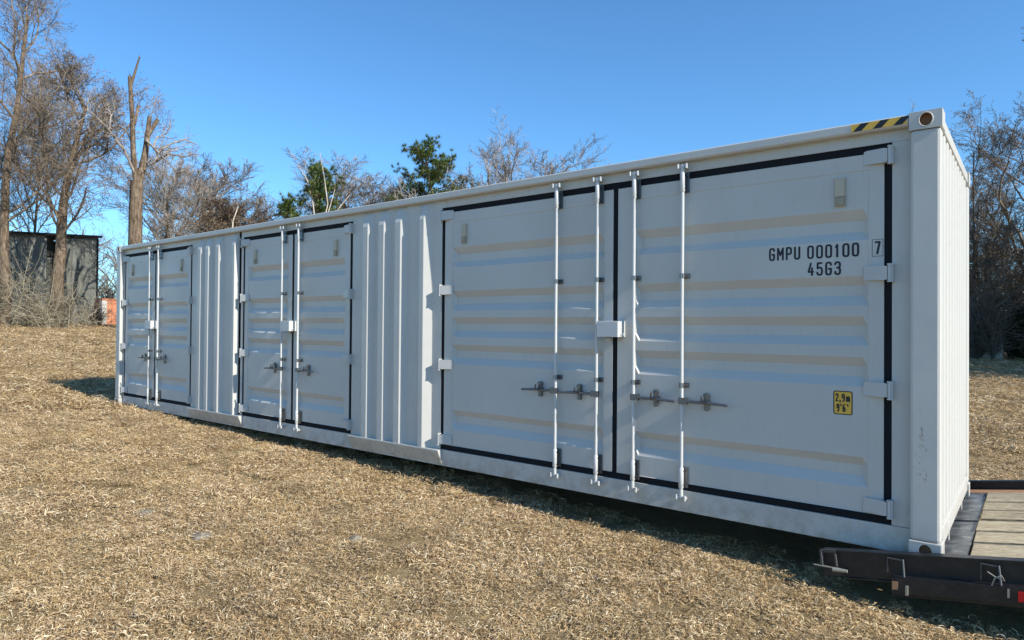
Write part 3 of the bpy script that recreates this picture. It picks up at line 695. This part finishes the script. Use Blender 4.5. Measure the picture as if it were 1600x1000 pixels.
def grow(tr,cr,pts,r0,r1,lvl,rng,pr):
    """pts: this branch's centre line. tr: wood collector, cr: crown collector"""
    maxl=pr['levels']
    tgt=tr if lvl<=pr.get('trunk_levels',1) else cr
    if r0>.035: tgt.tube(pts,r0,r1,7 if lvl==0 else 5 if lvl==1 else 3)
    else: tgt.ribbon(pts,max(r0,.009),max(r1,.007),rng)
    if lvl>=maxl:
        if pr.get('leaf',0) and rng.random()<pr['leaf']:
            for _ in range(3):
                p=pts[-1]+Vector((rng.gauss(0,.12),rng.gauss(0,.12),rng.gauss(0,.12))); cr.tri(p,Vector((rng.gauss(0,.07),rng.gauss(0,.07),rng.gauss(0,.07))),.028,1)
        return
    Lt=sum((pts[i+1]-pts[i]).length for i in range(len(pts)-1)); nc=pr['n'][lvl]; K=len(pts)-1
    lo=pr.get('lo',[.3,.2,.15,.1])[lvl]
    for c in range(nc):
        t=lo+(1-lo)*((c+rng.random())/nc); f=t*K; i=min(int(f),K-1); p=pts[i].lerp(pts[i+1],f-i); d=(pts[i+1]-pts[i]).normalized()
        ang=R_(rng.uniform(*pr.get('ang',(25,60)))); nd=rdir(d,ang,rng)
        if lvl==0: nd.z=abs(nd.z)*.8+.15; nd.normalize()
        l=Lt*pr['rat'][lvl]*rng.uniform(.6,1.15)*((1.1-.45*t**2) if lvl==0 else (1.15-.45*t)); r=min((r0+(r1-r0)*t)*.6,pr['rmax'][lvl])
        grow(tr,cr,path(p,nd,l,pr['seg'][lvl],pr.get('wob',.16),pr.get('up',.04),rng),r,r*.45,lvl+1,rng,pr)
BARE=dict(levels=4,n=[11,8,8,7],rat=[.48,.5,.5,.5],rmax=[.09,.042,.022,.014],seg=[6,5,4,3],ang=(25,65),wob=.17,up=.05,trunk_levels=0)
def fit_tree(tr,cr,Ht,wid,vmin=.0):
    P_=np.array(tr.v+cr.v); 
    zt=np.percentile(P_[:,2],99.96); sz=Ht/zt
    r=np.percentile(np.hypot(P_[:,0],P_[:,1]),97.5); sx=(wid/2)/r if wid else sz
    sx=min(max(sx,.45*sz),2.6*sz)
    for c in (tr,cr): c.v=[(x*(1+(sx-1)*min(1,z/(.25*zt))),y*(1+(sx-1)*min(1,z/(.25*zt))),z*sz) for x,y,z in c.v]
def bare_tree(name,label,u,v_top,d,tr_r,seed,group='bare winter trees',pr=None,warm=False,leaf=0,lean=0,tkr=.8,v_base=505,limbs=None,base=None,mats=None,cat='tree',w=None):
    rng=random.Random(seed); top=at(u,v_top,d); x,y=top.x,top.y; zb=gh(x,y)-.1; Ht=top.z-zb
    q=dict(BARE); q.update(pr or {}); q['leaf']=leaf
    o=empty(name,(x,y,zb)); tag(o,label,cat,group)
    tr=RB();cr=RB()
    pts=path(Vector((0,0,0)),Vector((lean,0,1)),Ht*tkr,9,.045,.10,rng)
    grow(tr,cr,pts,tr_r,tr_r*.25,0,rng,q)
    fit_tree(tr,cr,Ht,w/1100*d if w else None)
    tr.tube([Vector((0,0,-.1)),Vector((0,0,.5))],tr_r*1.5,tr_r*1.02,9)
    link(tr.mesh('trunk',[mats[0] if mats else M_bark]),'trunk',o); link(cr.mesh('crown',[mats[1] if mats else (M_twig_warm if warm else M_twig),M_deadleaf]),'crown',o)
    return o
# --- left group
BIG=dict(levels=5,n=[15,9,7,6,2],rat=[.42,.55,.58,.55,.65],rmax=[.085,.042,.024,.016,.012],seg=[6,5,4,3,2],lo=[.22,.2,.15,.1,.1])
BIG2=dict(BIG,lo=[.36,.2,.15,.1,.1])
MID=dict(n=[18,11,9,8],rat=[.45,.55,.55,.55],lo=[.3,.15,.1,.1],ang=(18,52),up=.09)
bare_tree('bare_tree','tallest bare tree at the left frame edge with vine-wrapped foot',18,-90,48,.34,11,warm=True,leaf=.08,pr=BIG,tkr=.86,w=330)
bare_tree('bare_tree','big bare tree with thick trunk standing in front of the dark shed',95,62,47,.42,12,warm=True,leaf=.08,pr=BIG2,tkr=.85,w=250)
bare_tree('bare_tree','slim bare tree between the two biggest trunks at far left',52,60,56,.2,13,leaf=.1,tkr=.9,w=170,pr=MID)
bare_tree('bare_tree','bushy bare tree right behind the broken double-stemmed tree',268,235,52,.2,14,pr=MID,w=200)
bare_tree('bare_tree','spreading bare tree above the roof left of the small pines',335,245,54,.22,15,pr=MID,warm=True,w=260)
bare_tree('bare_tree','low rounded tan tree above the roof just left of the smallest pine',378,310,50,.15,16,warm=True,leaf=.12,pr=MID,w=190)
bare_tree('bare_tree','rounded grey bare tree above the roof between the two larger pines',575,236,55,.22,17,pr=MID,w=300)
bare_tree('bare_tree','low russet bare tree left of the biggest pine',652,285,52,.14,18,warm=True,leaf=.2,pr=MID,w=170)
bare_tree('bare_tree','wide bare tree above the roof right of the biggest pine',800,193,50,.24,19,pr=dict(n=[14,10,8,7],rat=[.55,.5,.5,.5],lo=[.3,.2,.15,.1],ang=(18,50),up=.1,rmax=[.10,.045,.02,.012]),tkr=.75,w=330)
bare_tree('bare_tree','smaller bare tree above the roof left of the locking bar tops',905,228,52,.18,20,pr=dict(n=[14,10,8,7],rat=[.5,.5,.5,.5],ang=(18,50),up=.1),w=240)
bare_tree('bare_tree','lowest sprig of bare crown above the roof edge before the middle of the near doors',958,248,56,.15,21,pr=dict(n=[9,7,6,6],rat=[.5,.5,.5,.5]),w=160)
# broken, double stemmed tree: limbs traced from the photograph, given depth of their own
def snag(name,label,u0,d,limbs,group,tips,mats,vb=505):
    """limbs: list of (r0,r1,[(u,v,depth)...],kind)"""
    b=at(u0,vb,d); x,y=b.x,b.y; zb=gh(x,y)-.1
    o=empty(name,(x,y,zb)); tag(o,label,'tree',group)
    tr=RB();cr=RB(); rng=random.Random(77); org=Vector((x,y,zb))
    dirn=Vector((x-CAM.x,y-CAM.y,0)).normalized()
    for r0,r1,pl,kind in limbs:
        pts=[]
        for u,v,dz in pl:
            p=at(u,v,d) if v is not None else Vector((x,y,zb)); p=p+dirn*dz; pts.append(p-org)
        if kind=='wood':
            tr.tube(pts,r0,r1,8)
            # splintered end
            for k in range(3): tr.ribbon([pts[-1]+Vector((rng.gauss(0,r1*.5),rng.gauss(0,r1*.5),-.1)),pts[-1]+Vector((rng.gauss(0,r1*.6),rng.gauss(0,r1*.6),rng.uniform(.1,.4)))],r1*.4,.005,rng)
        else:
            q=dict(BARE); q.update(levels=4,n=[0,7,6,5],rat=[.5,.45,.5,.5],lo=[.3,.15,.1,.1],leaf=0,ang=(25,70)); grow(cr,cr,pts,r0,r1,1,rng,q)
    link(tr.mesh('trunk',mats[:1]),'trunk',o)
    if cr.f: link(cr.mesh('crown',[mats[1],M_deadleaf]),'crown',o)
    return o
snag('broken_tree','tall broken tree with two snapped bleached stems behind the far end of the container',213,44,[
 (.42,.36,[(211,None,0),(211,400,0),(212,330,0),(214,283,0)],'wood'),
 (.17,.12,[(213,290,0),(208,235,.1),(207,190,0),(203,121,-.1)],'wood'),
 (.10,.045,[(204,135,0),(211,112,.1),(218,87,.2)],'wood'),(.09,.08,[(210,195,0),(216,163,.3)],'wood'),
 (.28,.22,[(214,330,.2),(217,283,.2),(222,262,.3)],'wood'),(.21,.12,[(221,268,.3),(228,232,.4),(232,198,.5),(234,178,.5)],'wood'),(.14,.11,[(230,210,.4),(239,197,.4),(247,184,.3)],'wood'),
 (.085,.025,[(229,218,.2),(240,234,-.5),(252,250,-1),(274,276,-1.6)],'b'),
 (.11,.025,[(219,262,.3),(243,248,.8),(250,228,1.2),(268,215,1.6),(290,206,1.8),(313,214,2)],'b'),
 (.10,.02,[(243,248,.8),(262,240,.0),(285,248,-.6),(310,246,-1)],'b'),
 (.085,.025,[(210,270,0),(195,240,-.6),(171,211,-1.2),(150,192,-1.6),(136,186,-2)],'b'),
 (.06,.02,[(172,211,-1.2),(174,190,-1),(180,176,-.8),(176,160,-.6)],'b'),
 (.07,.02,[(207,225,0),(196,198,.6),(182,186,1.2)],'b'),(.06,.02,[(240,225,1),(246,205,1.4),(262,196,2),(270,180,2.2)],'b'),
 (.04,.02,[(234,185,.5),(240,165,.4),(246,150,.2)],'b')],'broken trees',None,[M_bark,M_twig])
snag('broken_tree','pale forked dead stems sticking up in front of the second smallest pine',498,46,[
 (.16,.14,[(497,None,0),(497,380,0)],'wood'),(.06,.02,[(497,385,0),(489,318,.2),(480,280,.3),(466,257,.4)],'wood'),(.055,.02,[(497,385,0),(512,320,-.2),(507,280,-.1),(500,240,0)],'wood'),
 (.045,.02,[(512,335,-.2),(519,312,-.3),(523,297,-.3)],'wood'),(.05,.02,[(500,370,0),(528,326,.4),(547,302,.6)],'wood'),(.05,.015,[(481,284,.3),(474,268,.2)],'wood')],'broken trees',None,[M_pale_bark,M_twig])
snag('broken_tree','short pale snapped stub showing above the roof between tan tree and second doors',368,44,[
 (.14,.12,[(360,None,0),(360,400,0)],'wood'),(.06,.035,[(360,400,0),(364,345,.1),(372,322,.2)],'wood')],'broken trees',None,[M_pale_bark,M_twig])
# pines
def pine(label,u,v_top,wpx,d,seed,z0=.35,dens=1.0):
    rng=random.Random(seed); top=at(u,v_top,d); x,y=top.x,top.y; zb=gh(x,y)-.1; Ht=top.z-zb; rad=wpx/2/1070*d*1.8
    o=empty('pine_tree',(x,y,zb)); tag(o,label,'tree','pines behind the container')
    tr=RB();cr=RB(); pts=path(Vector((0,0,0)),Vector((0,0,1)),Ht*.96,9,.03,.05,rng); tr.tube(pts,.22,.05,8)
    nb=int(34*dens)
    for i in range(nb):
        t=z0+(1-z0)*(i+rng.random())/nb; f=t*9; k=min(int(f),8); p=pts[k].lerp(pts[k+1],f-k)
        prof=math.sin(min((1-t)/(1-z0)*1.25+.18,1.57))**.8*(.65+.5*rng.random())
        a=rng.uniform(0,6.28); dr=Vector((math.cos(a),math.sin(a),rng.uniform(.05,.6))).normalized(); l=max(rad*prof,.4)
        bp=path(p,dr,l,5,.14,.08,rng); tr.tube(bp,.06,.02,4)
        for j in range(int(11+rad*prof*8)):
            f2=rng.uniform(.25,1)*5; k2=min(int(f2),4); q=bp[k2].lerp(bp[k2+1],f2-k2)
            q2=q+Vector((rng.gauss(0,.22),rng.gauss(0,.22),rng.gauss(0.06,.18))); tr.ribbon([q,q2],.02,.01,rng)
            ax=(q2-q).normalized()*.5+Vector((0,0,.5))
            for _ in range(34):
                nd=(ax+Vector((rng.gauss(0,.7),rng.gauss(0,.7),rng.gauss(0,.6)))).normalized()*rng.uniform(.18,.34); cr.tri(q2+nd*.08,nd,.017)
    link(tr.mesh('trunk',[M_bark]),'trunk',o); link(cr.mesh('crown',[M_needle]),'crown',o)
pine('smallest pine, only its dark tip above the roof',436,308,40,47,31,.4,.9)
pine('second smallest pine, narrow and dark, behind pale dead stems',487,254,80,48,32,.35,1.1)
pine('biggest pine, full dark green crown above the roof',702,220,112,50,33,.35,1.7)
# --- right group
RB_=dict(n=[13,9,8,7],rat=[.52,.52,.5,.5],lo=[.12,.12,.1,.1],ang=(25,70))
RBB=dict(BIG,n=[15,9,7,5,3],rat=[.5,.52,.5,.5,.6],lo=[.12,.12,.1,.1,.1])
bare_tree('bare_tree','bare tree behind the right end of the container, fanned twigs reaching over its corner',1522,150,48,.15,41,pr=RBB,tkr=.85,w=210,mats=[M_bark,M_twig_warm])
bare_tree('bare_tree','dark bare tree at the right frame edge with heavy twiggy crown',1605,140,50,.22,42,pr=RBB,w=260,mats=[M_bark,M_twig_warm])
bare_tree('bare_tree','slender bare tree whose tip shows above the near corner of the container',1440,158,52,.12,43,pr=RB_,w=90)
bare_tree('bare_tree','low tangled bare tree between container end and the dark evergreen shrub',1552,300,46,.11,44,pr=dict(RB_,lo=[.05,.1,.1,.1]),w=170,mats=[M_bark,M_twig_warm])
bare_tree('bare_tree','low twiggy bare tree behind the evergreen shrub at right',1590,330,54,.12,45,pr=dict(RB_,lo=[.05,.1,.1,.1]),w=170,mats=[M_bark,M_twig_warm])
bare_tree('bare_tree','bare tree farther back between the right edge trees',1535,250,58,.15,46,pr=dict(RB_,lo=[.08,.1,.1,.1]),w=200)
bare_tree('bare_tree','dense low bare tree filling the gap over the small white outbuilding',1556,345,51,.13,47,pr=dict(RB_,n=[18,10,8,7],lo=[.04,.1,.1,.1]),w=300,mats=[M_bark,M_twig_dark])
def copy_tree(src,loc,rz,sc,label):
    c=src.copy(); COL.objects.link(c); c.location=loc; c.rotation_euler=(0,0,rz); c.scale=(sc,)*3; c['label']=label
    for ch in src.children:
        k=ch.copy(); COL.objects.link(k); k.parent=c
    return c
src=[o for o in COL.objects if o.name.startswith('bare_tree')]
# woods that go on to the right of the frame; their shade falls across the field there
for i,(x,y,s,rz,sc) in enumerate([(6,33,12,1,1.25),(10,38,11,2.2,1.2),(14,30,12,4,1.3),(19,35,11,.5,1.3),(24,31,12,3,1.35),(9,46,16,5,1.3),(30,34,11,2,1.3),(4.5,40,15,3.3,1.2)]):
    copy_tree(src[s],(x,y,gh(x,y)-.1),rz,sc,'bare tree in the woods beyond the right side of the field')
psrc=[o for o in COL.objects if o.name.startswith('pine_tree')]
for x,y,k,rz in [(9,27,2,0),(13,30,2,2),(9,33,1,1),(13,36,2,4),(9,39,2,5),(12,43,1,3),(8,46,2,2.5)]:
    copy_tree(psrc[k],(x,y,gh(x,y)-.1),rz,1.0,'pine in the woods beyond the right side of the field')['group']='pines beyond the right side'
def shrub(name,label,u,vt,wpx,d,seed,mats,n=2600,leaf=.05,group='shrubs along the wood edge',twigs=60,cat='shrub',spread=0):
    rng=random.Random(seed); top=at(u,vt,d); x,y=top.x,top.y; zb=gh(x,y)-.05; Ht=top.z-zb; rad=wpx/2/1250*d
    o=empty(name,(x,y,zb)); tag(o,label,cat,group); tr=RB();cr=RB()
    for i in range(twigs):
        a=rng.uniform(0,6.28); b=rng.uniform(.05,1.0)
        if spread:
            a2=rng.uniform(0,6.28); b2=rad*math.sqrt(rng.random()); p0=Vector((math.cos(a2)*b2,math.sin(a2)*b2,0))
            bp=path(p0,Vector((rng.gauss(0,.25),rng.gauss(0,.25),1)),Ht*rng.uniform(.35,1.1)*(1-.35*b2/rad),6,.30,-.02,rng)
        else: bp=path(Vector((0,0,0)),Vector((math.cos(a)*b*rad/Ht*1.3,math.sin(a)*b*rad/Ht*1.3,1)),Ht*rng.uniform(.6,1.0),5,.13,.0,rng)
        tr.ribbon(bp,.02,.006,rng)
        for j in range(7):
            k=rng.randint(1,4); nd=rdir((bp[k+1]-bp[k]).normalized(),R_(rng.uniform(25,70)+spread*20),rng); tw=path(bp[k],nd,Ht*rng.uniform(.15,.35),3,.2,0,rng); tr.ribbon(tw,.011,.005,rng)
            for _ in range(int(n/twigs/7)):
                p=tw[rng.randint(0,3)]+Vector((rng.gauss(0,.12),rng.gauss(0,.12),rng.gauss(0,.12))); cr.tri(p,Vector((rng.gauss(0,1),rng.gauss(0,1),rng.gauss(0,1))).normalized()*leaf*1.6,leaf*.6)
    link(tr.mesh('stems',[mats[0]]),'stem',o)
    if cr.f: link(cr.mesh('foliage',[mats[1]]),'foliage',o)
shrub('evergreen_shrub','dark green broadleaf shrub at the right frame edge',1608,472,95,46,61,[M_bark,M_green],12000,.085)
shrub('bare_shrub','grey tangled shrub right beside the end of the container',1526,440,80,44.5,62,[M_twig_dark,M_deadleaf],900,.05,twigs=110)
shrub('bare_shrub','thin dark saplings in front of the small white outbuilding',1551,455,60,44,69,[M_twig_dark,M_deadleaf],700,.05,twigs=70)
shrub('bare_shrub','brown tangled shrub behind the evergreen shrub',1580,420,100,49,63,[M_twig_dark,M_deadleaf],500,.04,twigs=110)
shrub('vine_shrub','vine tangle climbing the foot of the left edge tree',10,300,95,46.5,64,[M_vine,M_olive],2200,.045,twigs=55,spread=1)
shrub('vine_shrub','arching vine tangle round the big trunk before the shed',104,375,110,45.5,65,[M_vine,M_olive],1400,.04,twigs=70,spread=1)
shrub('vine_shrub','vine tangle in front of the dark gap in the shed wall',58,430,60,47,66,[M_vine,M_olive],1500,.045,twigs=35,spread=1)
shrub('bare_shrub','tall dark thicket filling the gap between the shed corner and the container',170,375,95,62,70,[M_twig_dark,M_deadleaf],3500,.06,twigs=160,spread=1)
shrub('bare_shrub','low brown brush between the shed corner and the container',150,470,60,50,67,[M_twig_warm,M_deadleaf],500,.04)
shrub('bare_shrub','tan brush above the roof just right of the broken double-stemmed tree',262,345,110,52,68,[M_vine,M_deadleaf],2200,.05,twigs=120)
# far wood as one mass
rng=random.Random(90); cr=RB()
q=dict(BARE); q.update(levels=3,n=[13,8,7],rat=[.45,.5,.5],rmax=[.1,.05,.035],seg=[4,3,3],lo=[.08,.1,.1],leaf=.25,trunk_levels=-1)
protos=[]
for k in range(4):
    t_=RB(); pts=path(Vector((0,0,0)),Vector((0,0,1)),8.5,6,.05,.05,rng); grow(t_,t_,pts,.18,.05,0,rng,q); protos.append((np.array(t_.v),t_.f,t_.m))
V=[];F=[];MI=[];base=0
for i in range(95):
    a=th0+.05-(th0-th1+.25)*(i+rng.random())/95; d=rng.uniform(66,100); v_,f_,m_=protos[i%4]; s=rng.uniform(.7,1.05); rz=rng.uniform(0,6.28)
    x=CAM.x+d*math.cos(a); y=CAM.y+d*math.sin(a); c_,s_=math.cos(rz)*s,math.sin(rz)*s
    w=np.stack([v_[:,0]*c_-v_[:,1]*s_+x,v_[:,0]*s_+v_[:,1]*c_+y,v_[:,2]*s+gh(x,y)],1); V.append(w); F+= [tuple(j+base for j in f) for f in f_]; MI+=m_; base+=len(w)
me=bpy.data.meshes.new('distant_wood'); me.from_pydata(np.concatenate(V).tolist(),[],F); me.materials.append(M_twig_warm); me.materials.append(M_deadleaf); me.polygons.foreach_set('material_index',MI); me.update()
tag(link(me,'distant_wood'),'low far line of brown leafless woods behind everything','woods',kind='stuff')
# ---------------------------------------------------------------- dark metal shed at the left
M_shed,t,b=mat('weathered_dark_sheet',(.07,.075,.07),.6,.2)
g=N(t,'ShaderNodeNewGeometry'); n=noise_tex(t,2.5,6,g.outputs['Position'],.7,(1,1,.35)); oi=N(t,'ShaderNodeObjectInfo')
c=ramp(t,n.outputs[0],[(.3,(.06,.065,.058)),(.5,(.13,.14,.125)),(.7,(.25,.25,.225))]).outputs[0]
t.links.new(mix(t,.4,c,mix(t,oi.outputs['Random'],(.10,.11,.095),(.27,.28,.25))),b.inputs['Base Color'])
A=at(-95,505,50.5); B_=at(149,505,57); ang=math.atan2(B_.y-A.y,B_.x-A.x); Ls=math.hypot(B_.x-A.x,B_.y-A.y); zg=min(g0(A.x,A.y),g0(B_.x,B_.y))-.2
SH=empty('metal_shed',(A.x,A.y,zg)); SH.rotation_euler=(0,0,ang); tag(SH,'tall dark grey corrugated metal shed behind the left trees','shed')
ztop=at(-95,360,50.5).z-zg; zr=at(149,371,57).z-zg
def zroof(x): return ztop+.1+(zr-ztop-.1)*max(0,(x/Ls))**1.0
fr=lambda u:(u+95)/244*Ls
gap0,gap1=fr(59),fr(80)
def sheet(x0,x1,z0):
    mb=MB(); n=max(2,int((x1-x0)/.16)); pr=[]
    for i in range(n):
        s=x0+(x1-x0)*i/n; p=(x1-x0)/n; pr+=[(s,0),(s+.35*p,0),(s+.5*p,.03),(s+.85*p,.03)]
    pr.append((x1,0)); m=len(pr)
    mb.add([(a,b_,z0) for a,b_ in pr]+[(a,b_,zroof(a)-.05) for a,b_ in pr],[(i,i+1,m+i+1,m+i) for i in range(m-1)]); mb.build('wall_sheet',M_shed,SH,(0,rng.uniform(-.02,.02),0))
xs=[0]; 
while xs[-1]<gap0-1.1: xs.append(xs[-1]+.95)
xs[-1]=gap0
for a,b_ in zip(xs[:-1],xs[1:]): sheet(a,b_-.012,0)
k=3
for i in range(k): a=gap1+(Ls-gap1)*i/k; b_=gap1+(Ls-gap1)*(i+1)/k; sheet(a,b_-.012,0)
mb=MB(); mb.box(0,Ls,7.9,8,0,zr-.2); mb.box(gap0-.5,gap1+.5,1.2,1.25,0,zr-.15); mb.box(Ls-.06,Ls,.06,8,0,zr-.1); mb.box(0,.06,.06,8,0,ztop-.1); mb.build('wall',M_shed,SH)
mb=MB(); mb.box(gap0-.06,gap0+.04,.04,.14,0,ztop-.1); mb.build('post',M_black,SH); mb=MB(); mb.box(gap1-.04,gap1+.06,.04,.14,0,ztop-.1); mb.build('post',M_black,SH); mb=MB(); mb.box(Ls+.002,Ls+.14,-.06,.10,0,zr-.05); mb.build('post',M_black,SH)
mb=MB(); mb.add([(-.3,-.25,ztop),(Ls+.3,-.25,zr),(Ls+.3,8.2,zr),(-.3,8.2,ztop),(-.3,-.25,ztop+.16),(Ls+.3,-.25,zr+.16),(Ls+.3,8.2,zr+.16),(-.3,8.2,ztop+.16)],[(0,3,2,1),(4,5,6,7),(0,1,5,4),(1,2,6,5),(2,3,7,6),(3,0,4,7)]); mb.build('roof',M_black,SH)
# orange bin with a white panel
M_orange,t,b=mat('faded_orange_paint',(.5,.16,.06),.65)
g=N(t,'ShaderNodeNewGeometry'); n=noise_tex(t,2.4,6,g.outputs['Position'],.75); t.links.new(ramp(t,n.outputs[0],[(.36,(.22,.09,.05)),(.5,(.55,.20,.09)),(.66,(.62,.30,.16)),(.74,(.66,.58,.5))]).outputs[0],b.inputs['Base Color'])
p=at(147,505,50); BN=empty('orange_bin',(p.x,p.y,g0(p.x,p.y)-.05)); q2=at(186,505,50); BN.rotation_euler=(0,0,math.atan2(q2.y-p.y,q2.x-p.x)); tag(BN,'faded orange steel bin with a white door between the shed and the container','bin')
zt=at(160,467,50).z-BN.location.z; zlo=.12
mb=MB(); mb.box(0,3.2,0,1.5,zlo,zt); mb.build('body',M_orange,BN,bevel=.03)
mb=MB()
for x in (.02,1.05,1.7,2.4,3.1): mb.box(x,x+.07,-.05,-.0,zlo,zt-.05)
mb.box(-.02,3.22,-.06,.0,zt-.05,zt+.03); mb.build('rib',M_orange,BN)
mb=MB(); mb.box(.35,.75,-.03,-.004,zlo+.1,zt-.12); mb.build('white_panel',M_paint,BN)
# small white outbuilding glimpsed through the twigs at right
p=at(1508,545,45); WS=empty('white_outbuilding',(p.x,p.y,g0(p.x,p.y)-.05)); tag(WS,'small white outbuilding glimpsed through twigs right of the container','shed')
zt=at(1530,514,45).z-WS.location.z; wl=at(1513,540,45); wr=at(1557,540,45)
M_wall_shade,_,_=mat('shaded_white_wall',(.10,.10,.095),.8)  # left face of the white outbuilding, its shade put into the colour
w0=0;w1=(wr-p).length
mb=MB(); mb.box(.72,w1,0,2,0,zt-.05); mb.build('wall',M_paint,WS); mb=MB(); mb.box(-.2,.715,.02,2,0,zt-.05); mb.build('side_wall',M_wall_shade,WS)
mb=MB(); mb.box(-.3,w1+.1,-.12,2.1,zt-.05,zt+.02); mb.build('roof',M_paint,WS)
for i in range(3): mb=MB(); mb.box(.73+i*.27,.73+i*.27+.25,-.02,-.002,.05,zt-.07); mb.build('board',M_paint,WS)
